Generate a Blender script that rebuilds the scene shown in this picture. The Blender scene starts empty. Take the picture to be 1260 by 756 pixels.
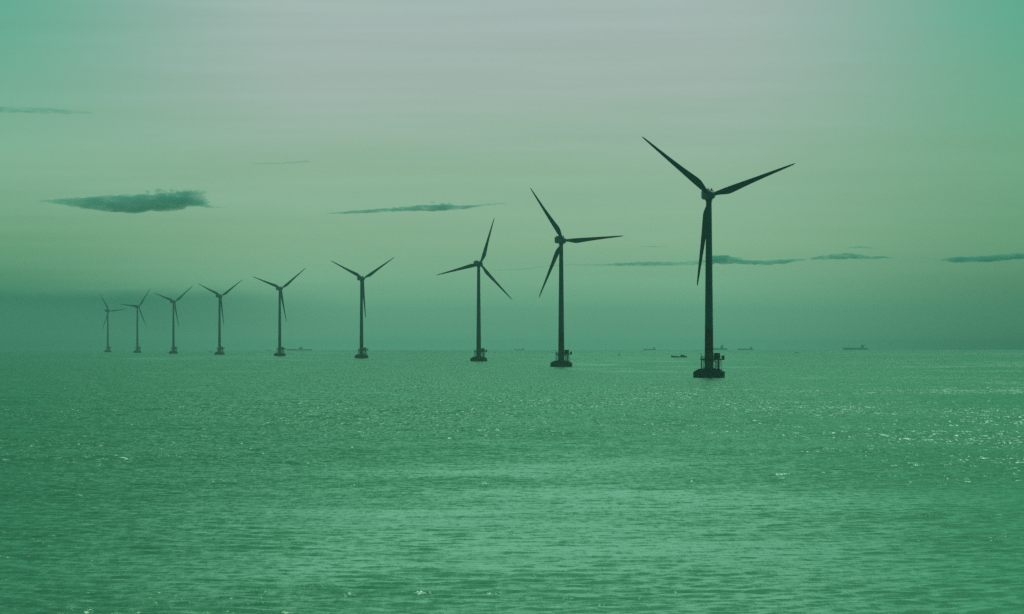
import bpy, bmesh, math, random
import numpy as np
from mathutils import Vector, Matrix, noise as mnoise

SC = bpy.context.scene
COL = SC.collection
R = math.radians
rnd = random.Random(7)

# ------------------------------------------------------------------ camera
F_PX = 5200.0            # focal length in pixels of a 1260 px wide frame
H_CAM = 18.0             # the photographer stands on a high deck above the sea
R_EARTH = 7.4e6          # earth radius with refraction: the sea curves away
Y0 = 419.6               # image row of the true horizontal
ROLL = 0.00103           # slight tilt of the photograph

cam_d = bpy.data.cameras.new('camera')
cam = bpy.data.objects.new('camera', cam_d)
COL.objects.link(cam)
cam_d.sensor_width = 36.0
cam_d.lens = F_PX / 1260.0 * 36.0
cam_d.clip_start = 1.0
cam_d.clip_end = 90000.0
pitch = math.atan((Y0 - 378.0) / F_PX)
cam.matrix_world = (Matrix.Translation((0, 0, H_CAM)) @ Matrix.Rotation(R(90) + pitch, 4, 'X')
                    @ Matrix.Rotation(-ROLL, 4, 'Z'))
SC.camera = cam

# ------------------------------------------------------------------ light and exposure
SUN_AZ, SUN_EL = 28.0, 50.0
SUN_STRENGTH = 2.0
SKY_STRENGTH = 0.1
EXPOSURE = 0.0
HAZE_DENSITY = 0.62e-4
HAZE_COLOR = (0.35, 0.99, 0.81)

SC.view_settings.view_transform = 'Standard'
SC.view_settings.look = 'None'
SC.view_settings.gamma = 1.0
SC.view_settings.exposure = EXPOSURE
SC.view_settings.use_curve_mapping = False
SC.cycles.use_denoising = False
SC.cycles.volume_bounces = 0
SC.cycles.sample_clamp_indirect = 2.0
SC.cycles.sample_clamp_direct = 0.50
SC.cycles.max_bounces = 6
SC.cycles.volume_max_steps = 64

S = Vector((math.sin(R(SUN_AZ)) * math.cos(R(SUN_EL)), math.cos(R(SUN_AZ)) * math.cos(R(SUN_EL)), math.sin(R(SUN_EL))))
sd = bpy.data.lights.new('sun', 'SUN')
sd.energy = SUN_STRENGTH
sd.angle = R(0.5)
sd.color = (1.0, 0.96, 0.86)
sun = bpy.data.objects.new('sun', sd)
COL.objects.link(sun)
sun.rotation_euler = S.to_track_quat('Z', 'Y').to_euler()
sun.location = (0, 0, 400)


def srgb(c):
    return tuple(((v / 255.0) / 12.92 if v / 255.0 <= 0.04045 else ((v / 255.0 + 0.055) / 1.055) ** 2.4) for v in c)


class NT:
    """small helper round a node tree"""
    def __init__(self, tree):
        self.t = tree
        self.n = tree.nodes
        self.l = tree.links

    def new(self, kind, **kw):
        nd = self.n.new(kind)
        for k, v in kw.items():
            setattr(nd, k, v)
        return nd

    def put(self, sock, v):
        if hasattr(v, 'is_output'):
            self.l.new(v, sock)
        else:
            sock.default_value = v

    def math(self, op, a, b=0.0, c=0.0, clamp=False):
        nd = self.new('ShaderNodeMath', operation=op)
        nd.use_clamp = clamp
        self.put(nd.inputs[0], a)
        self.put(nd.inputs[1], b)
        self.put(nd.inputs[2], c)
        return nd.outputs[0]

    def vmath(self, op, a, b=(0, 0, 0), scale=None):
        nd = self.new('ShaderNodeVectorMath', operation=op)
        self.put(nd.inputs[0], a)
        self.put(nd.inputs[1], b)
        if scale is not None:
            self.put(nd.inputs['Scale'], scale)
        return nd.outputs[0]

    def mix(self, fac, a, b, blend='MIX'):
        nd = self.new('ShaderNodeMix', data_type='RGBA', blend_type=blend)
        nd.clamp_factor = True
        self.put(nd.inputs[0], fac)
        for s_, v in ((nd.inputs[6], a), (nd.inputs[7], b)):
            if isinstance(v, tuple) and len(v) == 3:
                v = (*v, 1)
            self.put(s_, v)
        return nd.outputs[2]

    def smooth(self, x, lo, hi, a=0.0, b=1.0):
        nd = self.new('ShaderNodeMapRange', interpolation_type='SMOOTHSTEP')
        self.put(nd.inputs['Value'], x)
        nd.inputs['From Min'].default_value = lo
        nd.inputs['From Max'].default_value = hi
        nd.inputs['To Min'].default_value = a
        nd.inputs['To Max'].default_value = b
        return nd.outputs[0]

    def noise(self, vec, scale, detail=2.0, rough=0.5, dim='3D'):
        nd = self.new('ShaderNodeTexNoise', noise_dimensions=dim)
        self.put(nd.inputs['Vector'], vec)
        nd.inputs['Scale'].default_value = scale
        nd.inputs['Detail'].default_value = detail
        nd.inputs['Roughness'].default_value = rough
        return nd


# sky colours by height above the horizon (lowest first), as sRGB
SKY_CENTRE = [(98, 176, 141), (132, 192, 155), (148, 190, 155), (153, 188, 164), (168, 186, 180), (171, 186, 185)]
SKY_LEFT = [(30, 116, 80), (60, 136, 98), (112, 168, 126), (138, 186, 156), (114, 178, 152), (92, 175, 150)]
SKY_RIGHT = [(22, 92, 60), (76, 134, 96), (108, 163, 124), (115, 171, 135), (100, 173, 142), (84, 171, 144)]
SKY_CENTRE_HIGH = [(166, 202, 182), (104, 158, 126), (62, 118, 90), (48, 100, 76), (46, 96, 74)]
SKY_RIGHT_HIGH = [(86, 152, 122), (66, 128, 98), (50, 106, 80), (46, 98, 74), (46, 96, 74)]
SKY_SIDE_HIGH = [(66, 132, 104), (46, 104, 78), (42, 94, 70), (44, 94, 72), (46, 96, 74)]


def build_world():
    w = bpy.data.worlds.new('World')
    SC.world = w
    w.use_nodes = True
    w.node_tree.nodes.clear()
    t = NT(w.node_tree)
    tc = t.new('ShaderNodeTexCoord').outputs['Generated']
    d = t.vmath('NORMALIZE', tc)
    sep = t.new('ShaderNodeSeparateXYZ')
    t.put(sep.inputs[0], d)
    X, Y, Z = sep.outputs
    zz = t.math('MAXIMUM', Z, 0.0)
    # slow horizontal streaks shift the gradient a little
    st_v = t.vmath('MULTIPLY', d, (1.0, 1.0, 20.0))
    st = t.noise(st_v, 9.0, 5.0, 0.55)
    stf = t.math('SUBTRACT', st.outputs[0], 0.5)
    zz2 = t.math('MULTIPLY', zz, t.math('MULTIPLY_ADD', stf, 0.34, 1.0))
    tt = t.math('SQRT', zz2)
    az = t.math('ARCTAN2', X, Y)

    def ramp(stops):
        nd = t.new('ShaderNodeValToRGB')
        r = nd.color_ramp
        while len(r.elements) > 1:
            r.elements.remove(r.elements[-1])
        first = True
        for p, c in stops:
            e = r.elements[0] if first else r.elements.new(p)
            first = False
            e.position = p
            e.color = (*srgb(c), 1)
        t.put(nd.inputs[0], tt)
        return nd.outputs[0]

    def tp(y):
        return math.sqrt(max(Y0 - y, 0) / F_PX)
    rows = (423, 369, 299, 203, 103, 13)
    high = (0.36, 0.46, 0.58, 0.78, 1.0)

    def column(low, up):
        return ramp([(0.0, low[0])] + [(tp(y), c) for y, c in zip(rows, low) if y < 420] + list(zip(high, up)))
    centre = column(SKY_CENTRE, SKY_CENTRE_HIGH)
    left = column(SKY_LEFT, SKY_SIDE_HIGH)
    right = column(SKY_RIGHT, SKY_RIGHT_HIGH)
    # the bright lane of sky stands in the middle of the view
    azs = t.math('ADD', az, t.math('MULTIPLY', stf, 0.012))
    grad = t.mix(t.smooth(azs, 0.040, 0.135), centre, right)
    grad = t.mix(t.smooth(azs, -0.135, -0.040, 1.0, 0.0), grad, left)
    # low far cloud bank on the left
    bank_top = t.math('ADD', t.math('MULTIPLY_ADD', az, -0.012, 0.0108),
                      t.math('MULTIPLY', t.math('SUBTRACT', t.noise(t.vmath('MULTIPLY', d, (1, 1, 3)), 38.0, 4.0, 0.55).outputs[0], 0.5), 0.0042))
    dz = t.math('SUBTRACT', bank_top, Z)
    bank = t.smooth(dz, -0.0010, 0.0024)
    bank = t.math('MULTIPLY', bank, t.smooth(dz, 0.002, 0.012, 1.0, 0.35))
    bank = t.math('MULTIPLY', bank, t.smooth(az, -0.095, -0.030, 0.95, 0.0))
    grad = t.mix(bank, grad, srgb((44, 120, 96)))
    # daylight sky below the grade
    sky = t.new('ShaderNodeTexSky', sky_type='NISHITA')
    sky.sun_disc = False
    sky.sun_elevation = R(SUN_EL)
    sky.sun_rotation = R(SUN_AZ)
    sky.dust_density = 4.0
    skyt = t.mix(1.0, sky.outputs[0], (0.55, 1.0, 0.6), 'MULTIPLY')
    gs = t.vmath('SCALE', grad, scale=t.math('MULTIPLY_ADD', stf, 2.0, 10.0))
    col = t.mix(0.06, gs, skyt)
    # below the sea horizon (never seen directly)
    bg = t.new('ShaderNodeBackground')
    t.put(bg.inputs[0], col)
    bg.inputs[1].default_value = SKY_STRENGTH
    out = t.new('ShaderNodeOutputWorld')
    t.l.new(bg.outputs[0], out.inputs[0])


build_world()


# ------------------------------------------------------------------ geometry of the view
def drop(d):
    return d * d / (2 * R_EARTH)


def at(px, base_y):
    """point on the sea whose waterline stands at this place of the photograph"""
    y = base_y - (630 - px) * ROLL
    v = y - Y0
    # v = H s + F^2 / (2 R s)
    q = v * v - 4 * H_CAM * F_PX ** 2 / (2 * R_EARTH)
    s = (v + math.sqrt(max(q, 0.0))) / (2 * H_CAM)
    d = F_PX / s
    return Vector(((px - 630) / s, d, -drop(d))), s


# ------------------------------------------------------------------ materials
def mat(name, color, rough=0.6, spec=0.5, var=0.25, scale=0.6, metallic=0.0, streak=False):
    m = bpy.data.materials.new(name)
    m.use_nodes = True
    m.node_tree.nodes.clear()
    t = NT(m.node_tree)
    p = t.new('ShaderNodeBsdfPrincipled')
    o = t.new('ShaderNodeOutputMaterial')
    t.l.new(p.outputs[0], o.inputs[0])
    tc = t.new('ShaderNodeTexCoord').outputs['Object']
    if streak:
        tc = t.vmath('MULTIPLY', tc, (1.0, 1.0, 0.12))
    n = t.noise(tc, scale, 5.0, 0.6)
    lo = tuple(c * (1 - var) for c in color)
    hi = tuple(min(1, c * (1 + var)) for c in color)
    c = t.mix(t.smooth(n.outputs[0], 0.3, 0.7), lo, hi)
    t.put(p.inputs['Base Color'], c)
    t.put(p.inputs['Roughness'], t.smooth(n.outputs[0], 0.3, 0.7, rough - 0.06, rough + 0.06))
    p.inputs['Specular IOR Level'].default_value = spec
    p.inputs['Metallic'].default_value = metallic
    return m


M = {
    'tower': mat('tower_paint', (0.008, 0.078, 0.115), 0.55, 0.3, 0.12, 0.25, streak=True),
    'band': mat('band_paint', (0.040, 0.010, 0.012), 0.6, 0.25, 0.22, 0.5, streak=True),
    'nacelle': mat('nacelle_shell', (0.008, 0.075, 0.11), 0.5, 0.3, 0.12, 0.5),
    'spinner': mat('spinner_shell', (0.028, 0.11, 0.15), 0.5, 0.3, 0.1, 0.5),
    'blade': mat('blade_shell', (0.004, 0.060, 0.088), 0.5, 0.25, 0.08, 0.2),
    'concrete': mat('wet_concrete', (0.020, 0.044, 0.052), 0.85, 0.05, 0.4, 0.5, streak=True),
    'steel': mat('dark_steel', (0.012, 0.035, 0.030), 0.75, 0.1, 0.3, 1.2),
    'cabinet': mat('cabinet_paint', (0.012, 0.050, 0.038), 0.6, 0.3, 0.2, 1.0),
    'hull': mat('hull_paint', (0.012, 0.045, 0.035), 0.6, 0.3, 0.3, 0.4),
    'super': mat('deckhouse_paint', (0.02, 0.08, 0.06), 0.6, 0.3, 0.2, 0.4),
    'transition': mat('transition_paint', (0.030, 0.095, 0.085), 0.6, 0.3, 0.3, 0.6, streak=True),
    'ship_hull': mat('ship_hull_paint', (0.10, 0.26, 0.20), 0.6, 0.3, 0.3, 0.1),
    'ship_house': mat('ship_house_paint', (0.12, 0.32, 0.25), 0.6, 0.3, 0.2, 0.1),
    'glass': mat('wheelhouse_glass', (0.012, 0.03, 0.03), 0.15, 0.5, 0.1, 1.0),
    'marker': mat('marker_paint', (0.05, 0.075, 0.05), 0.6, 0.3, 0.2, 1.0),
}


# ------------------------------------------------------------------ mesh helpers
def tag(o, label=None, cat=None, group=None, kind=None):
    if label:
        o['label'] = label
    if cat:
        o['category'] = cat
    if group:
        o['group'] = group
    if kind:
        o['kind'] = kind
    return o


def empty(name, loc):
    o = bpy.data.objects.new(name, None)
    COL.objects.link(o)
    o.location = loc
    o.empty_display_size = 3.0
    return o


def obj(name, bm, m, parent=None, smooth=True, loc=None):
    bmesh.ops.recalc_face_normals(bm, faces=bm.faces[:])
    me = bpy.data.meshes.new(name)
    bm.to_mesh(me)
    bm.free()
    me.materials.append(m)
    if smooth:
        for p in me.polygons:
            p.use_smooth = True
        me.set_sharp_from_angle(angle=R(38))
    o = bpy.data.objects.new(name, me)
    COL.objects.link(o)
    if parent:
        o.parent = parent
    if loc is not None:
        o.location = loc
    return o


def lathe(bm, prof, seg=32, axis='Z', cx=0.0, cy=0.0):
    """closed solid of revolution; prof = [(r, z), ...]"""
    rings = []
    for r, z in prof:
        ring = []
        for i in range(seg):
            a = 2 * math.pi * i / seg
            if axis == 'Z':
                ring.append(bm.verts.new((cx + r * math.cos(a), cy + r * math.sin(a), z)))
            else:                                   # Y axis
                ring.append(bm.verts.new((cx + r * math.cos(a), z, cy + r * math.sin(a))))
        rings.append(ring)
    for a, b in zip(rings, rings[1:]):
        for i in range(seg):
            j = (i + 1) % seg
            bm.faces.new((a[i], a[j], b[j], b[i]))
    bm.faces.new(rings[0])
    bm.faces.new(rings[-1])


def tube(bm, a, b, r, seg=8, r2=None):
    a, b = Vector(a), Vector(b)
    d = (b - a).normalized()
    q = d.to_track_quat('Z', 'Y')
    r2 = r if r2 is None else r2
    ra, rb = [], []
    for i in range(seg):
        t_ = 2 * math.pi * i / seg
        v = Vector((math.cos(t_), math.sin(t_), 0))
        ra.append(bm.verts.new(a + q @ (v * r)))
        rb.append(bm.verts.new(b + q @ (v * r2)))
    for i in range(seg):
        j = (i + 1) % seg
        bm.faces.new((ra[i], ra[j], rb[j], rb[i]))
    bm.faces.new(ra)
    bm.faces.new(rb)


def box(bm, c, s, bev=0.0):
    res = bmesh.ops.create_cube(bm, size=1.0)
    vs = res['verts']
    for v in vs:
        v.co = Vector((c[0] + v.co.x * s[0], c[1] + v.co.y * s[1], c[2] + v.co.z * s[2]))
    if bev:
        es = list({e for v in vs for e in v.link_edges})
        bmesh.ops.bevel(bm, geom=es, offset=bev, segments=2, affect='EDGES')


def loft(bm, sections):
    rows = [[bm.verts.new(p) for p in s] for s in sections]
    n = len(rows[0])
    for a, b in zip(rows, rows[1:]):
        for i in range(n):
            j = (i + 1) % n
            bm.faces.new((a[i], a[j], b[j], b[i]))
    bm.faces.new(rows[0])
    bm.faces.new(rows[-1])


# ------------------------------------------------------------------ the sea
def build_sea():
    dense = np.linspace(-9.0, 9.0, 560)
    coarse = np.concatenate([np.arange(12.0, 178.0, 6.0), [180.0], np.arange(186.0, 350.0, 6.0)])
    ang = np.radians(np.concatenate([dense, coarse]))
    rr = [3.0]
    while rr[-1] < 225:
        rr.append(rr[-1] + 18.0)
    while rr[-1] < 17200.0:
        d = rr[-1]
        sp = 0.34 if d < 620 else 0.34 * (d / 620.0) ** 2.4
        rr.append(d + min(sp, 150.0))
    rr = np.array(rr)
    nr, na = len(rr), len(ang)
    A, D = np.meshgrid(ang, rr)
    X = D * np.sin(A)
    Y = D * np.cos(A)
    Z = np.zeros_like(X)
    sp = np.gradient(rr)[:, None]
    rng = np.random.default_rng(5)
    infan = np.zeros(na)
    infan[:len(dense)] = 1
    infan[:12] = np.linspace(0, 1, 12)
    infan[len(dense) - 12:len(dense)] = np.linspace(1, 0, 12)
    nf = len(dense)
    lat_sp = D * math.radians(18.0 / 560)
    # slow patchiness of the wave field
    patch = np.zeros_like(X[:, :nf])
    for k in range(14):
        lam = rng.uniform(25, 140)
        th = rng.uniform(0, 2 * np.pi)
        ph = rng.uniform(0, 6.28)
        patch += np.sin(2 * np.pi / lam * (X[:, :nf] * np.cos(th) + Y[:, :nf] * np.sin(th)) + ph)
    patch = np.clip(1.0 + 0.09 * patch, 0.6, 1.3)
    H = np.zeros_like(patch)
    # (wave length, slope) wind sea, crests mostly across the view
    n = 110
    lams = np.exp(rng.uniform(math.log(1.0), math.log(11.0), n))
    for lam in lams:
        th = rng.normal(math.radians(100), math.radians(34))
        ph = rng.uniform(0, 6.28)
        k = 2 * np.pi / lam
        slope = 0.0145 * (1.0 if lam < 4 else (4 / lam) ** 0.5)
        a = slope / k
        fade = np.clip(lam / (3.2 * np.maximum(sp, lat_sp[:, :nf])) - 0.35, 0, 1)
        arg = k * (X[:, :nf] * math.cos(th) + Y[:, :nf] * math.sin(th)) + ph
        s_ = np.sin(arg)
        H += a * fade * (s_ - 0.26 * np.cos(2 * arg))
    calm = 1.0 - 0.45 * np.exp(-((X[:, :nf] / 46.0) ** 2 + ((Y[:, :nf] - 480.0) / 170.0) ** 2))
    H *= patch * calm
    edge_in = np.clip((D[:, :nf] - 232) / 12.0, 0, 1)
    Z[:, :nf] = H * infan[None, :nf] * edge_in
    Z -= D * D / (2 * R_EARTH)
    co = np.stack([X, Y, Z], -1).reshape(-1, 3).astype(np.float32)
    i = np.arange(nr - 1)[:, None]
    j = np.arange(na)[None, :]
    jn = (j + 1) % na
    q = np.stack([i * na + j, i * na + jn, (i + 1) * na + jn, (i + 1) * na + j], -1).reshape(-1, 4)
    q = q[:, ::-1]
    # centre cap
    cap = np.arange(na)
    nq = len(q)
    me = bpy.data.meshes.new('sea')
    me.vertices.add(len(co))
    me.vertices.foreach_set('co', co.ravel())
    me.loops.add(nq * 4 + na)
    me.loops.foreach_set('vertex_index', np.concatenate([q.ravel(), cap[::-1]]).astype(np.int32))
    me.polygons.add(nq + 1)
    me.polygons.foreach_set('loop_start', (np.arange(nq + 1) * 4).astype(np.int32))
    me.polygons.foreach_set('use_smooth', np.ones(nq + 1, dtype=bool))
    me.update(calc_edges=True)
    me.validate()
    o = bpy.data.objects.new('sea', me)
    COL.objects.link(o)
    tag(o, kind='structure')
    # --- water material
    m = bpy.data.materials.new('sea_water')
    m.use_nodes = True
    m.node_tree.nodes.clear()
    t = NT(m.node_tree)
    geo = t.new('ShaderNodeNewGeometry')
    P = geo.outputs['Position']
    flat = t.vmath('MULTIPLY', P, (1.0, 1.0, 0.0))
    dist = t.new('ShaderNodeVectorMath', operation='LENGTH')
    t.put(dist.inputs[0], flat)
    dist = dist.outputs['Value']
    # gust patches and long slicks, wider across the wind than along it
    g1 = t.noise(t.vmath('MULTIPLY', flat, (1.0, 0.45, 0)), 0.011, 4.0, 0.6, '2D').outputs[0]
    g2 = t.noise(t.vmath('MULTIPLY', flat, (1.0, 0.12, 0)), 0.0022, 3.0, 0.55, '2D').outputs[0]
    gust = t.math('MULTIPLY', t.smooth(g1, 0.30, 0.68, 0.78, 1.18), t.smooth(g2, 0.32, 0.66, 0.85, 1.12))
    # a calmer reach of water in the middle distance
    sep = t.new('ShaderNodeSeparateXYZ')
    t.put(sep.inputs[0], flat)
    ex = t.math('DIVIDE', sep.outputs[0], 44.0)
    ey = t.math('DIVIDE', t.math('SUBTRACT', sep.outputs[1], 470.0), 250.0)
    er = t.math('ADD', t.math('MULTIPLY', ex, ex), t.math('MULTIPLY', ey, ey))
    calm = t.math('POWER', 2.718, t.math('MULTIPLY', er, -1.0))
    lanes = t.noise(t.vmath('MULTIPLY', flat, (0.35, 0.5, 0)), 0.05, 4.0, 0.6, '2D').outputs[0]
    calm = t.math('MULTIPLY', calm, t.smooth(lanes, 0.34, 0.64, 0.45, 1.0))
    gust = t.math('MULTIPLY', gust, t.math('MULTIPLY_ADD', calm, -0.58, 1.0))
    a1 = t.noise(flat, 5.5, 3.0, 0.7, '2D').outputs[1]
    a2 = t.noise(t.vmath('MULTIPLY', flat, (0.55, 1, 0)), 0.75, 3.0, 0.55, '2D').outputs[1]
    a3 = t.noise(t.vmath('MULTIPLY', flat, (0.55, 1, 0)), 0.12, 3.0, 0.5, '2D').outputs[1]
    far = t.smooth(dist, 500.0, 1500.0)
    # small steep crests stand among calmer water
    crest = t.smooth(t.noise(flat, 0.9, 2.0, 0.6, '2D').outputs[0], 0.50, 0.74, 0.75, 1.7)
    s1 = t.vmath('SCALE', t.vmath('SUBTRACT', a1, (0.5, 0.5, 0.5)), scale=t.math('MULTIPLY', crest, 0.92))
    s2 = t.vmath('SCALE', t.vmath('SUBTRACT', a2, (0.5, 0.5, 0.5)), scale=0.58)
    s3 = t.vmath('SCALE', t.vmath('SUBTRACT', a3, (0.5, 0.5, 0.5)), scale=t.math('MULTIPLY_ADD', far, 0.36, 0.10))
    # wavelets drawn out along the wind, near and far
    a4 = t.noise(t.vmath('MULTIPLY', flat, (1.0, 0.14, 0)), 1.5, 2.0, 0.6, '2D').outputs[1]
    s4 = t.vmath('SCALE', t.vmath('SUBTRACT', a4, (0.5, 0.5, 0.5)), scale=t.smooth(dist, 300.0, 700.0, 0.42, 0.62))
    a5 = t.noise(t.vmath('MULTIPLY', flat, (1.0, 0.035, 0)), 0.9, 2.0, 0.6, '2D').outputs[1]
    s5 = t.vmath('SCALE', t.vmath('SUBTRACT', a5, (0.5, 0.5, 0.5)), scale=t.smooth(dist, 500.0, 1300.0, 0.0, 0.60))
    s = t.vmath('ADD', t.vmath('ADD', t.vmath('ADD', s1, s2), s3), t.vmath('ADD', s4, s5))
    s = t.vmath('SCALE', s, scale=gust)
    # wind waves lean: their steeper faces look back towards the deck
    lean = t.new('ShaderNodeCombineXYZ')
    t.put(lean.inputs[1], t.math('MULTIPLY', t.math('SUBTRACT', gust, 0.45), t.smooth(dist, 250.0, 1500.0, -0.05, -0.22)))
    s = t.vmath('ADD', s, lean.outputs[0])
    s = t.vmath('MULTIPLY', s, (1, 1, 0))
    nrm = t.vmath('NORMALIZE', t.vmath('ADD', geo.outputs['Normal'], s))
    silt = t.noise(t.vmath('MULTIPLY', flat, (1.0, 0.3, 0)), 0.006, 4.0, 0.6, '2D').outputs[0]
    body = t.new('ShaderNodeBsdfDiffuse')
    t.put(body.inputs['Color'], t.mix(t.smooth(silt, 0.3, 0.7), (0.010, 0.078, 0.038), (0.015, 0.098, 0.048)))
    t.put(body.inputs['Normal'], nrm)
    gl = t.new('ShaderNodeBsdfGlossy', distribution='BECKMANN')
    t.put(gl.inputs['Color'], (0.55, 0.98, 0.78, 1))
    t.put(gl.inputs['Roughness'], t.smooth(gust, 0.35, 0.95, 0.17, 0.33))
    t.put(gl.inputs['Normal'], nrm)
    fr = t.new('ShaderNodeFresnel')
    fr.inputs['IOR'].default_value = 1.333
    t.put(fr.inputs['Normal'], nrm)
    mx = t.new('ShaderNodeMixShader')
    t.l.new(fr.outputs[0], mx.inputs[0])
    t.l.new(body.outputs[0], mx.inputs[1])
    t.l.new(gl.outputs[0], mx.inputs[2])
    out = t.new('ShaderNodeOutputMaterial')
    t.l.new(mx.outputs[0], out.inputs[0])
    me.materials.append(m)


build_sea()


# ------------------------------------------------------------------ the air
def build_haze():
    bm = bmesh.new()
    box(bm, (0, 0, (150.0 - 34.0) / 2), (35200, 35200, 184.0))
    m = bpy.data.materials.new('sea_haze')
    m.use_nodes = True
    m.node_tree.nodes.clear()
    t = NT(m.node_tree)
    v = t.new('ShaderNodeVolumePrincipled')
    v.inputs['Color'].default_value = (*HAZE_COLOR, 1)
    v.inputs['Density'].default_value = HAZE_DENSITY
    v.inputs['Anisotropy'].default_value = 0.0
    out = t.new('ShaderNodeOutputMaterial')
    t.l.new(v.outputs[0], out.inputs['Volume'])
    o = obj('haze', bm, m, smooth=False)
    tag(o, kind='stuff')


build_haze()


# ------------------------------------------------------------------ wind turbine
HUB_Z = 90.0
BLADE_R = 45.2
HUB_R = 1.75
OVERHANG = 4.9


def blade_bm():
    """blade along +Z from the hub; leading edge +X... trailing edge -X side, thickness along Y"""
    bm = bmesh.new()
    #      r     chord  thick  shift  twist
    st = [(1.2, 1.95, 1.95, 0.0, 0), (2.6, 1.95, 1.90, 0.0, 2), (4.2, 2.25, 1.60, 0.12, 8), (6.2, 2.95, 1.25, 0.42, 12),
          (8.4, 3.55, 0.98, 0.72, 12), (10.2, 3.62, 0.85, 0.78, 11), (13.0, 3.32, 0.72, 0.70, 9), (18.0, 2.75, 0.56, 0.55, 7),
          (24.0, 2.20, 0.42, 0.42, 5), (30.0, 1.72, 0.31, 0.31, 3), (36.0, 1.30, 0.22, 0.22, 2), (41.0, 0.95, 0.15, 0.14, 1),
          (43.8, 0.66, 0.10, 0.08, 0), (45.0, 0.32, 0.05, 0.0, 0), (45.3, 0.10, 0.02, -0.05, 0)]
    secs = []
    N = 20
    for r, c, th, sh, tw in st:
        roundness = max(0.0, min(1.0, (th / c - 0.35) / 0.6))
        pts = []
        for i in range(N):
            a = 2 * math.pi * i / N
            x = math.cos(a) * c / 2
            y = math.sin(a) * th / 2
            # aerofoil: pull thickness to the leading edge (+X side)
            y *= roundness + (1 - roundness) * (0.55 + 0.45 * math.cos(a))
            v = Vector((sh - x, y + 0.0009 * r * r * -1.0, 0))
            v = Matrix.Rotation(R(-tw), 3, 'Z') @ v
            pts.append((v.x, v.y, r))
        secs.append(pts)
    loft(bm, secs)
    return bm


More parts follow.
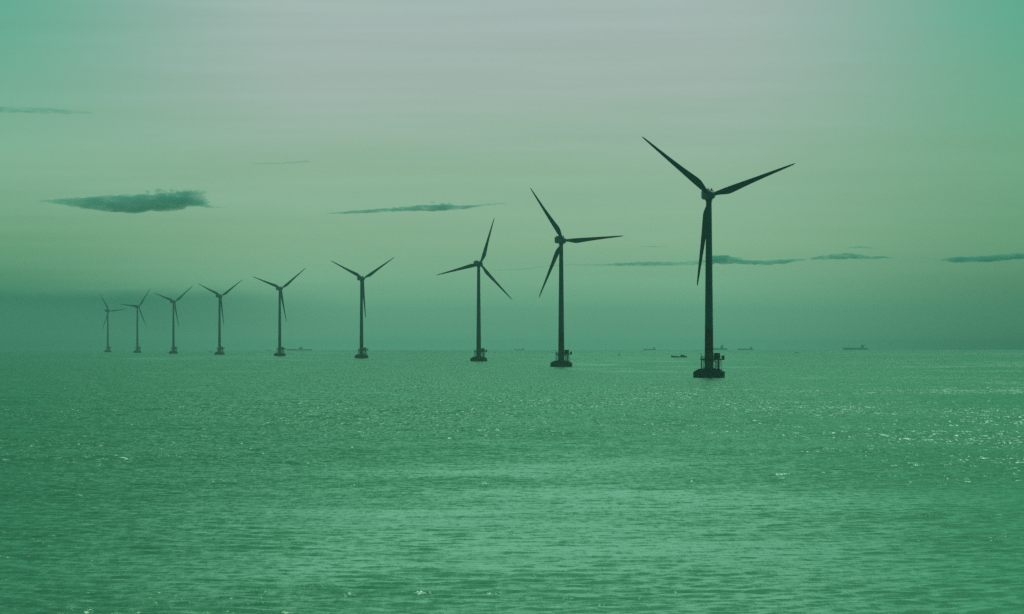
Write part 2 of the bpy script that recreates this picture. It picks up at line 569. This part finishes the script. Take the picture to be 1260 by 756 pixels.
def build_turbine():
    root = empty('wind_turbine', (0, 0, 0))
    # --- concrete pile cap: low drum and sloping shoulder
    bm = bmesh.new()
    lathe(bm, [(7.75, -3.0), (7.85, 0.0), (7.85, 2.75), (7.6, 3.0), (5.2, 4.35), (5.0, 4.4)], 12)
    obj('foundation', bm, M['concrete'], root)
    # --- transition piece, band, tower
    bm = bmesh.new()
    lathe(bm, [(2.9, 4.38), (2.9, 4.75), (2.28, 4.8), (2.25, 9.0), (2.2, 12.1)], 40)
    obj('transition_piece', bm, M['transition'], root)
    bm = bmesh.new()
    lathe(bm, [(2.16, 12.1), (2.14, 12.3), (2.02, 24.5)], 40)
    obj('tower_band', bm, M['band'], root)
    bm = bmesh.new()
    prof = [(2.03, 24.5)]
    for z in (40.0, 56.0, 72.0, 87.6):
        r = 2.03 + (1.38 - 2.03) * (z - 24.5) / (87.6 - 24.5)
        if z < 87:
            prof += [(r, z - 0.12), (r + 0.05, z - 0.1), (r + 0.05, z + 0.1), (r, z + 0.12)]
        else:
            prof += [(r, z)]
    lathe(bm, prof, 40)
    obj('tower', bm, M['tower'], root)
    # --- working platform round the foot of the tower, longer on the right
    bm = bmesh.new()
    lathe(bm, [(4.1, 8.70), (4.25, 8.75), (4.25, 9.35), (4.1, 9.4)], 24)
    box(bm, (5.0, -0.4, 9.05), (5.3, 3.6, 0.62))
    for a in (40, 130, 220, 310):
        tube(bm, (4.0 * math.cos(R(a)), 4.0 * math.sin(R(a)), 9.0), (2.2 * math.cos(R(a)), 2.2 * math.sin(R(a)), 6.9), 0.12, 6)
    plat = obj('work_platform', bm, M['steel'], root)
    bm = bmesh.new()
    n = 22
    ring = []
    for i in range(n):
        a = 2 * math.pi * i / n
        if abs(math.degrees(a)) < 24 or math.degrees(a) > 336:
            continue
        ring.append((4.1 * math.cos(a), 4.1 * math.sin(a)))
    ring = ring + [(4.2, -2.1), (7.5, -2.1), (7.5, 1.3), (4.2, 1.3)]
    for (x, y), (x2, y2) in zip(ring, ring[1:] + ring[:1]):
        tube(bm, (x, y, 9.35), (x, y, 10.5), 0.08, 5)
        for z in (9.9, 10.48):
            tube(bm, (x, y, z), (x2, y2, z), 0.07, 5)
    obj('railing', bm, M['steel'], plat)
    # --- posts from the cap to the platform
    def post(p, r):
        b = bmesh.new()
        tube(b, (p[0], p[1], 4.0), (p[0], p[1], 8.74), r, 10)
        obj('platform_post', b, M['steel'], root)
    post((-3.75, -0.6), 0.26)
    post((-2.9, -2.6), 0.14)
    post((3.0, -2.4), 0.24)
    post((4.75, -0.9), 0.46)
    post((3.9, 1.0), 0.22)
    # bracing and ladder
    for pa, pb in (((3.0, -2.4, 4.5), (4.7, -1.2, 8.8)), ((4.7, -1.2, 4.4), (3.0, -2.4, 8.8)), ((-3.7, -0.6, 5.2), (-2.3, -0.6, 5.2))):
        bm = bmesh.new()
        tube(bm, pa, pb, 0.08, 5)
        obj('brace', bm, M['steel'], root)
    bm = bmesh.new()
    for sx in (5.55, 6.05):
        tube(bm, (sx, -2.35, 9.2), (sx + 0.35, -4.6, 3.6), 0.06, 5)
    for k in range(16):
        f = (k + 0.5) / 16
        y = -2.35 + (-2.25) * f
        z = 9.2 - 5.6 * f
        tube(bm, (5.55 + 0.35 * f, y, z), (6.05 + 0.35 * f, y, z), 0.035, 4)
    obj('ladder', bm, M['steel'], root)
    # --- switch cabinet
    bm = bmesh.new()
    box(bm, (3.9, -0.5, 10.72), (3.1, 2.4, 2.6), 0.08)
    box(bm, (3.9, -0.5, 12.1), (3.3, 2.65, 0.14))
    cabinet = obj('equipment_cabinet', bm, M['cabinet'], root)
    bm = bmesh.new()
    box(bm, (3.6, -1.73, 10.55), (0.95, 0.08, 1.95), 0.02)
    obj('door', bm, M['steel'], cabinet)
    # --- small davit and life raft at the right end
    bm = bmesh.new()
    lathe(bm, [(0.3, 9.3), (0.62, 9.5), (0.72, 9.9), (0.72, 10.5), (0.55, 10.9), (0.15, 11.05)], 12, cx=7.0, cy=-0.7)
    obj('winch', bm, M['cabinet'], root)
    bm = bmesh.new()
    tube(bm, (-3.6, -1.5, 9.35), (-3.6, -1.5, 11.6), 0.1, 8)
    tube(bm, (-3.6, -1.5, 11.55), (-5.3, -2.1, 11.9), 0.08, 8)
    tube(bm, (-5.3, -2.1, 11.9), (-5.3, -2.1, 11.0), 0.03, 5)
    obj('davit', bm, M['steel'], root)
    # door of the tower
    bm = bmesh.new()
    box(bm, (-0.7, -2.12, 10.75), (0.95, 0.2, 2.3), 0.04)
    obj('tower_door', bm, M['cabinet'], root)
    # --- nacelle: rotor end towards -Y
    bm = bmesh.new()
    secs = []
    for y, w, h, zc in ((-3.1, 3.1, 3.4, 0.1), (-2.7, 3.9, 4.3, 0.3), (-1.2, 4.5, 4.8, 0.5), (4.5, 4.6, 4.9, 0.6), (7.6, 4.4, 4.6, 0.7), (8.6, 3.8, 4.0, 0.8)):
        pts = []
        for (ux, uz) in ((-1, -.7), (-.72, -1), (.72, -1), (1, -.7), (1, .74), (.78, 1), (-.78, 1), (-1, .74)):
            pts.append((ux * w / 2, y, HUB_Z + zc + uz * h / 2))
        secs.append(pts)
    loft(bm, secs)
    lathe(bm, [(1.75, 87.3), (1.75, 88.3)], 32)
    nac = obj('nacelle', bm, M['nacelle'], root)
    bm = bmesh.new()
    box(bm, (0, 5.2, HUB_Z + 3.15), (2.3, 2.6, 0.7), 0.1)
    obj('cooler', bm, M['steel'], nac)
    for sx in (-0.9, 1.1):
        bm = bmesh.new()
        tube(bm, (sx, 7.0, HUB_Z + 2.8), (sx, 7.0, HUB_Z + 3.95), 0.07, 6)
        lathe(bm, [(0.08, HUB_Z + 3.8), (0.26, HUB_Z + 3.9), (0.26, HUB_Z + 4.1), (0.08, HUB_Z + 4.22)], 8, cx=sx, cy=7.0)
        obj('wind_sensor', bm, M['steel'], nac)
    bm = bmesh.new()
    lathe(bm, [(0.42, HUB_Z + 2.7), (0.42, HUB_Z + 3.2), (0.3, HUB_Z + 3.6), (0.1, HUB_Z + 3.7)], 10, cx=1.2, cy=-0.9)
    obj('warning_light', bm, M['steel'], nac)
    # --- hub and blades; hub origin = rotor centre, rotor plane = XZ
    bm = bmesh.new()
    prof = []
    for k in range(9):
        a = k / 8 * math.pi / 2
        prof.append((max(0.05, 2.2 * math.sin(a)), -1.9 * math.cos(a) - 0.2))
    prof += [(2.25, 0.6), (2.1, 1.5), (1.7, 1.75)]
    lathe(bm, prof, 32, axis='Y')
    hub = obj('rotor_hub', bm, M['spinner'], root, loc=(0, -OVERHANG, HUB_Z))
    for k in range(3):
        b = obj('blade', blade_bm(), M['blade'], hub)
        # blade k points to screen angle 120 k (0 = right, counter-clockwise) seen from the front (-Y side)
        b.rotation_euler = (0, R(90 - 120 * k), 0)
    return root


TURB = [  # tower x, waterline y, yaw to the line of sight, hub y, label
    (872.4, 465.3, 12, 241.4, 'largest and nearest wind turbine, dark with a black band low on its tower'),
    (690.6, 452.0, 20, 296.8, 'second largest wind turbine, one blade pointing level to the right'),
    (589.0, 445.7, 21, 326.3, 'third nearest wind turbine, one blade upright leaning right and one reaching low to the left'),
    (444.8, 441.0, 22, 343.3, 'fourth nearest wind turbine, two blades raised in a wide V above the faint cloud bank'),
    (344.2, 438.5, 23, 355.7, 'fifth nearest wind turbine, hazy, standing just left of a low long ship on the horizon'),
    (270.1, 437.0, 29, 365.2, 'sixth nearest wind turbine, hazy, a tiny boat on the water close to its left'),
    (213.4, 435.5, 28, 372.0, 'pale wind turbine, third from the far left end of the row'),
    (169.0, 434.3, 35, 377.8, 'pale wind turbine second from the far left, one blade nearly level to the left'),
    (132.6, 433.2, 36, 382.4, 'smallest and most distant wind turbine, palest in haze, at the left end of the row'),
]
PHASES = [20.7, 4.7, 73.2, 33.2, 38.8, 35.1, 39.4, 54.0, 5.2]
GROUP_T = 'offshore wind turbines in a row receding to the left'


def copy_tree(o, parent=None):
    c = o.copy()
    COL.objects.link(c)
    if parent:
        c.parent = parent
    for ch in list(o.children):
        copy_tree(ch, c)
    return c


proto = build_turbine()
roots = [proto] + [copy_tree(proto) for _ in TURB[1:]]
for i, (root, (tx, by, yaw, hub_y, label)) in enumerate(zip(roots, TURB)):
    s = (by - hub_y) / HUB_Z                 # pixels per metre at this turbine
    dist = F_PX / s
    p = Vector(((tx - 630) / s, dist, -drop(dist)))
    root.location = p
    tag(root, label, 'wind turbine', GROUP_T)
    view = math.atan2(p.x, p.y)
    # local -Y faces the camera for a turn of -view; a further positive turn swings the rotor to the right
    ang = -view
    root.rotation_euler = (0, 0, ang)
    for ch in root.children:
        nm = ch.name.split('.')[0]
        if nm == 'nacelle':
            ch.rotation_euler = (0, 0, R(yaw))
        elif nm == 'rotor_hub':
            ch.location = (OVERHANG * math.sin(R(yaw)), -OVERHANG * math.cos(R(yaw)), HUB_Z)
            ch.rotation_mode = 'XYZ'
            m_ = Matrix.Rotation(R(yaw), 4, 'Z') @ Matrix.Rotation(-R(PHASES[i]), 4, 'Y')
            ch.rotation_euler = m_.to_euler()


# ------------------------------------------------------------------ boats and ships
def hull_bm(L, B, Hh, draft, bow=0.0, stern=0.0, n=15):
    """hull along X, bow at -X; sheer rises to bow and stern"""
    bm = bmesh.new()
    secs = []
    for i in range(n):
        u = i / (n - 1)                      # 0 bow .. 1 stern
        x = (u - 0.5) * L
        w = B / 2 * (math.sin(min(1.0, u / 0.35) * math.pi / 2) ** 0.8 if u < 0.35 else 1.0 - 0.22 * max(0, (u - 0.75) / 0.25) ** 2)
        w = max(w, 0.05)
        top = Hh + bow * max(0.0, 1 - u / 0.3) ** 1.6 + stern * max(0.0, (u - 0.75) / 0.25) ** 1.5
        rake = -0.09 * L * max(0.0, 1 - u / 0.12) ** 1.2 * 0.5
        secs.append([(x - rake * 0.2 + rake, w, top), (x, w * 0.93, 0.2 * Hh), (x - rake, w * 0.55, -draft), (x - rake, -w * 0.55, -draft),
                     (x, -w * 0.93, 0.2 * Hh), (x - rake * 0.2 + rake, -w, top), (x + rake * 0.8, -w * 0.9, top - 0.06 * Hh), (x + rake * 0.8, w * 0.9, top - 0.06 * Hh)])
    loft(bm, secs)
    return bm


def cargo_ship(px, by, length, label, height=1.0, house=0.80, flip=False, cranes=0, dist=None):
    p, s = at(px, by)
    if dist:
        s = F_PX / dist
        p = Vector(((px - 630) / s, dist, -drop(dist)))
    root = empty('cargo_ship', p)
    root.rotation_euler = (0, 0, -math.atan2(p.x, p.y) + (math.pi if flip else 0) + R(8))
    tag(root, label, 'ship', 'ships on the horizon')
    L = length
    fh = 0.065 * L * height
    obj('hull', hull_bm(L, 0.16 * L, fh, 2.5, 0.025 * L, 0.012 * L), M['ship_hull'], root)
    hx = (house - 0.5) * L
    bm = bmesh.new()
    z = fh * 0.9
    for k, (w, h) in enumerate(((0.15, 0.042), (0.13, 0.03), (0.11, 0.03), (0.125, 0.024))):
        box(bm, (hx, 0, z + h * L * height / 2), (w * L, 0.14 * L * (1 - 0.08 * k), h * L * height), 0.2)
        z += h * L * height
    dh = obj('deckhouse', bm, M['ship_house'], root)
    bm = bmesh.new()
    box(bm, (hx - 0.063 * L, 0, z - 0.011 * L * height), (0.01 * L, 0.09 * L, 0.010 * L), 0.0)
    obj('window_band', bm, M['glass'], dh)
    bm = bmesh.new()
    lathe(bm, [(0.025 * L, z - 0.03 * L), (0.022 * L, z + 0.035 * L * height)], 12, cx=hx + 0.055 * L)
    obj('funnel', bm, M['ship_hull'], root)
    bm = bmesh.new()
    tube(bm, (hx - 0.02 * L, 0, z - 0.1), (hx - 0.02 * L, 0, z + 0.05 * L * height), 0.35, 6, 0.15)
    obj('mast', bm, M['ship_hull'], root)
    bm = bmesh.new()
    for k in range(4):
        x = (-0.34 + 0.15 * k) * L
        if x < hx - 0.12 * L:
            box(bm, (x, 0, fh + 0.008 * L), (0.12 * L, 0.11 * L, 0.022 * L), 0.15)
    if bm.verts:
        obj('hatch_cover', bm, M['ship_house'], root)
    else:
        bm.free()
    for k in range(cranes):
        bm = bmesh.new()
        x = (-0.30 + 0.2 * k) * L
        tube(bm, (x, 0, fh * 0.8), (x, 0, fh + 0.10 * L), 0.012 * L, 8)
        tube(bm, (x, 0, fh + 0.095 * L), (x + 0.12 * L, 0, fh + 0.125 * L), 0.006 * L, 6)
        obj('crane', bm, M['ship_hull'], root)
    return root


cargo_ship(1052.5, 430.9, 92, 'long dark cargo ship on the horizon near the right edge, its deckhouse to the right', 1.0, 0.78, cranes=1, dist=15600)
cargo_ship(917.5, 431, 60, 'pale low ship on the horizon just right of the largest turbine, second from its foot', 1.0, 0.84, dist=16300)
cargo_ship(883.0, 431, 74, 'pale ship on the horizon partly hidden behind the largest turbine tower', 1.25, 0.72, cranes=1, dist=16300)
cargo_ship(799.5, 431, 50, 'faint ship on the horizon left of the largest turbine, above the dark fishing boat', 1.05, 0.82, dist=17000)
cargo_ship(639.0, 431, 42, 'very faint ship on the horizon left of the second largest turbine', 0.95, 0.85, dist=17400)
cargo_ship(368.0, 431.2, 100, 'long low faint ship on the horizon beside the fifth nearest turbine', 0.65, 0.56, dist=17000)
cargo_ship(329.5, 431.2, 24, 'tiny faint ship on the horizon just left of the fifth nearest turbine', 0.9, 0.6, dist=17400)


def fishing_boat(px, by, L, label, yaw=0.0, cabin=0.70):
    p, s = at(px, by)
    root = empty('fishing_boat', p)
    root.rotation_euler = (0, 0, -math.atan2(p.x, p.y) + R(yaw))
    tag(root, label, 'boat', 'small boats on the water')
    obj('hull', hull_bm(L, 0.24 * L, 0.068 * L, 0.6, 0.075 * L, 0.02 * L), M['hull'], root)
    bm = bmesh.new()
    cx = (cabin - 0.5) * L
    box(bm, (cx, 0, 0.105 * L), (0.20 * L, 0.15 * L, 0.095 * L), 0.05)
    box(bm, (cx + 0.14 * L, 0, 0.085 * L), (0.16 * L, 0.13 * L, 0.05 * L), 0.04)
    box(bm, (cx, 0, 0.157 * L), (0.22 * L, 0.17 * L, 0.010 * L))
    cab = obj('wheelhouse', bm, M['super'], root)
    bm = bmesh.new()
    box(bm, (cx - 0.02 * L, 0, 0.128 * L), (0.168 * L, 0.153 * L, 0.026 * L))
    obj('window_band', bm, M['glass'], cab)
    bm = bmesh.new()
    tube(bm, (cx - 0.06 * L, 0, 0.15 * L), (cx - 0.06 * L, 0, 0.22 * L), 0.05, 6)
    tube(bm, (-0.40 * L, 0, 0.09 * L), (-0.40 * L, 0, 0.19 * L), 0.06, 6)
    obj('mast', bm, M['hull'], root)
    bm = bmesh.new()
    for k in range(3):
        box(bm, (-0.30 * L + 0.09 * L * k, 0.02 * L * (k - 1), 0.085 * L), (0.06 * L, 0.10 * L, 0.035 * L), 0.04)
    obj('deck_crate', bm, M['hull'], root)
    return root


fishing_boat(835.5, 440.0, 18.3, 'low dark fishing boat with raised bow, on the water just left of the largest turbine', 4)
fishing_boat(980.2, 434.3, 7.0, 'tiny dark boat on the water right of the largest turbine, below the horizon', 10, 0.5)
fishing_boat(260.0, 433.6, 9.5, 'tiny pale boat on the water just left of the sixth nearest turbine', -8, 0.5)
fishing_boat(608.8, 434.6, 4.8, 'speck of a boat on the water just right of the third nearest turbine', 25, 0.5)


def beacon(px, by):
    p, s = at(px, by)
    root = empty('navigation_buoy', p)
    tag(root, 'thin upright dark marker buoy floating between the two largest turbines', 'buoy')
    bm = bmesh.new()
    lathe(bm, [(0.9, -1.0), (1.15, -0.2), (1.15, 0.5), (0.75, 0.85)], 16)
    obj('float', bm, M['marker'], root)
    bm = bmesh.new()
    for k in range(4):
        a = R(45 + 90 * k)
        tube(bm, (0.7 * math.cos(a), 0.7 * math.sin(a), 0.8), (0.3 * math.cos(a), 0.3 * math.sin(a), 4.2), 0.09, 6)
    for z, r in ((1.9, 0.58), (3.0, 0.45), (4.2, 0.34)):
        for k in range(4):
            a, b = R(45 + 90 * k), R(135 + 90 * k)
            tube(bm, (r * math.cos(a), r * math.sin(a), z), (r * math.cos(b), r * math.sin(b), z), 0.06, 5)
    obj('lattice_mast', bm, M['marker'], root)
    bm = bmesh.new()
    lathe(bm, [(0.3, 4.2), (0.36, 4.4), (0.36, 5.0), (0.15, 5.3)], 12)
    obj('lantern', bm, M['marker'], root)
    bm = bmesh.new()
    box(bm, (0, 0, 2.9), (0.55, 0.06, 1.5))
    box(bm, (0, 0, 2.9), (0.05, 0.55, 1.5))
    obj('day_mark', bm, M['marker'], root)


beacon(761.8, 437.9)


# ------------------------------------------------------------------ clouds (closed volumes far beyond the haze)
def cloud_material(name, density, nscale, thr, color):
    m = bpy.data.materials.new(name)
    m.use_nodes = True
    m.node_tree.nodes.clear()
    t = NT(m.node_tree)
    tc = t.new('ShaderNodeTexCoord').outputs['Object']
    v = t.vmath('MULTIPLY', tc, (0.30, 0.30, 1.0))
    n = t.noise(v, nscale, 5.0, 0.6)
    d = t.smooth(n.outputs[0], thr - 0.12, thr + 0.16)
    vol = t.new('ShaderNodeVolumePrincipled')
    vol.inputs['Color'].default_value = (*color, 1)
    vol.inputs['Anisotropy'].default_value = 0.2
    t.put(vol.inputs['Density'], t.math('MULTIPLY', d, density))
    out = t.new('ShaderNodeOutputMaterial')
    t.l.new(vol.outputs[0], out.inputs['Volume'])
    return m


CLOUD_COL = (0.12, 0.86, 0.74)
CM = {
    'dense': cloud_material('cloud_dense', 0.0105, 0.030, 0.36, CLOUD_COL),
    'mid': cloud_material('cloud_mid', 0.020, 0.030, 0.42, CLOUD_COL),
    'dark': cloud_material('cloud_dark', 0.024, 0.030, 0.38, CLOUD_COL),
    'faint': cloud_material('cloud_faint', 0.0068, 0.030, 0.44, CLOUD_COL),
    'thin': cloud_material('cloud_thin', 0.015, 0.030, 0.42, CLOUD_COL),
}


def cloud(profile, dist, kind, label, seed=1, puff=1.0, rag=None):
    """profile: [(x, y_top, y_bottom), ...] in pixels of the photograph, turned into metres at this distance"""
    k = dist / F_PX
    r_ = random.Random(seed)
    x0, x1 = profile[0][0], profile[-1][0]
    cx = (x0 + x1) / 2
    cy = sum((a + b) / 2 for _, a, b in profile) / len(profile)

    def prof(x):
        for (xa, ta, ba), (xb, tb, bb) in zip(profile, profile[1:]):
            if xa <= x <= xb:
                f = (x - xa) / (xb - xa)
                return ta + (tb - ta) * f, ba + (bb - ba) * f
        return profile[-1][1:]
    bm = bmesh.new()
    x = x0
    n_p = 0
    while x < x1:
        tpx, bpx = prof(x)
        hh = max((bpx - tpx) / 2, 0.35)
        reps = 1 + int(hh / 3)
        for q in range(reps):
            rz = min(hh, r_.uniform(0.45, 0.85) * (hh if reps == 1 else hh / 1.7))
            yy = r_.uniform(tpx + rz, bpx - rz) if bpx - rz > tpx + rz else (tpx + bpx) / 2
            rx = rz * r_.uniform(2.2, 4.2) + 1.0
            ry = (rz * 2.0 + 2.5) * r_.uniform(0.8, 1.3)
            jy = r_.uniform(-1, 1) * hh * 1.2
            mt = Matrix.Translation(((x + r_.uniform(-1, 1) - cx) * k, jy * k, -(yy - cy) * k)) @ Matrix.Diagonal((rx * k, ry * k, rz * k, 1))
            bmesh.ops.create_icosphere(bm, subdivisions=2, radius=1.0, matrix=mt)
            n_p += 1
        x += max(1.0, hh * 0.42) * r_.uniform(0.7, 1.2)
    for (rx0, rx1, ry0, ry1, cnt, sz) in (rag or []):
        for q in range(cnt):
            px_ = r_.uniform(rx0, rx1)
            py_ = r_.uniform(ry0, ry1)
            z_ = sz * r_.uniform(0.4, 1.0)
            mt = (Matrix.Translation(((px_ - cx) * k, r_.uniform(-4, 4) * k, -(py_ - cy) * k))
                  @ Matrix.Rotation(R(r_.uniform(-30, 30)), 4, 'Y') @ Matrix.Diagonal((z_ * 1.7 * k, z_ * 2.2 * k, z_ * k, 1)))
            bmesh.ops.create_icosphere(bm, subdivisions=2, radius=1.0, matrix=mt)
    for v in bm.verts:
        c = v.co * 0.02
        v.co.z += (mnoise.noise(c * 1.7 + Vector((seed, 0, 0)))) * 0.9 * k * puff
        v.co.x += (mnoise.noise(c * 1.1 + Vector((0, seed, 9)))) * 3.0 * k * puff
    me = bpy.data.meshes.new('cloud')
    bm.to_mesh(me)
    bm.free()
    o = bpy.data.objects.new('cloud', me)
    COL.objects.link(o)
    y = cy - (630 - cx) * ROLL
    # above the curve of the sea: the flat ray height at this distance
    o.location = ((cx - 630) * k, dist, H_CAM + (Y0 - y) * k)
    md = o.modifiers.new('remesh', 'REMESH')
    md.mode = 'VOXEL'
    md.voxel_size = 0.42 * k
    dg = bpy.context.evaluated_depsgraph_get()
    new = bpy.data.meshes.new_from_object(o.evaluated_get(dg))
    o.modifiers.clear()
    o.data = new
    new.name = 'cloud'
    new.materials.clear()
    new.materials.append(CM[kind])
    tag(o, label, 'cloud', 'small dark clouds above the sea')
    return o


D_C = 27000
cloud([(44, 247.5, 248.5), (62, 245.5, 250), (85, 242.8, 254.5), (110, 241.5, 259), (135, 240, 262.5), (160, 238.2, 263),
       (185, 236.6, 262), (205, 236, 260.5), (222, 234.5, 259), (235, 234.5, 257.5), (244, 241, 257), (256, 253.5, 256.5), (278, 255.5, 256.2)],
      D_C, 'dense', 'largest dark cloud, ragged along its top, above the left end of the turbine row', 3,
      rag=[(180, 240, 234.2, 237, 16, 2.6), (236, 250, 235, 244, 8, 2.4), (250, 262, 236, 241, 4, 1.6)])
cloud([(402, 262.5, 263.5), (430, 259.5, 263.5), (460, 257.3, 262.5), (490, 254.5, 260.5), (515, 252, 260.5), (535, 251.5, 261), (548, 250, 260), (565, 252.5, 259),
       (580, 252.5, 256), (600, 251, 253), (622, 249.8, 251)],
      D_C, 'mid', 'thin wispy cloud with a small peak, above the fourth nearest turbine', 5, rag=[(530, 556, 247.5, 252, 9, 1.5)])
cloud([(300, 200, 201), (325, 200.2, 202.8), (350, 199.6, 202.6), (378, 197.6, 200.6)], D_C, 'faint',
      'faint thin streak of cloud high above and right of the largest cloud', 6, rag=[(335, 360, 207, 209, 6, 1.0)])
cloud([(875, 314, 326), (890, 313.6, 326.5), (905, 315.5, 325.5), (920, 319.5, 326.5), (945, 320.5, 327), (965, 319, 325), (988, 318.5, 321.5)],
      D_C, 'mid', 'dark low cloud directly right of the largest turbine tower', 7)
cloud([(998, 317.5, 320), (1015, 313.5, 320), (1035, 311, 319.8), (1052, 311, 319.5), (1070, 316, 319.5), (1085, 315, 318.6), (1103, 317.5, 318.7)],
      D_C, 'mid', 'dark lens shaped cloud midway between the largest turbine and the right edge', 8)
cloud([(1041, 304.5, 305.5), (1058, 302.6, 306.2), (1075, 305, 306.2)], D_C, 'thin', 'small thin cloud floating just above the lens shaped cloud', 9)
cloud([(1158, 319.5, 321), (1175, 315.5, 323.5), (1200, 315, 324), (1225, 313.3, 322.5), (1250, 311.3, 320.5), (1275, 309.5, 319), (1310, 312, 316)],
      D_C, 'dark', 'dark flat cloud running out of the right edge of the picture', 10)
cloud([(600, 332.5, 333.3), (640, 331, 332.4), (670, 327, 328.6), (700, 325.2, 326.8), (740, 324.8, 327.6), (775, 323, 328), (800, 321.5, 328), (830, 322, 327.5), (868, 320, 326.5)],
      D_C, 'thin', 'long faint cloud streak behind the hubs of the second and third nearest turbines', 11)
cloud([(786, 303, 303.8), (800, 302.4, 304.4), (822, 304, 304.8)], D_C, 'thin', 'faint short wisp left of the tower of the largest turbine', 12)
cloud([(-30, 129, 139), (20, 130.5, 139.5), (60, 132.5, 141), (112, 138, 140.5)], D_C, 'faint', 'faint pale cloud streak cut by the left edge high in the sky', 13)
cloud([(1108, 316.5, 317.3), (1125, 315.8, 317.6), (1145, 317.6, 319.4), (1166, 318.6, 320.2)], D_C, 'faint',
      'very faint wisp joining the lens shaped cloud to the dark one at the right edge', 14)
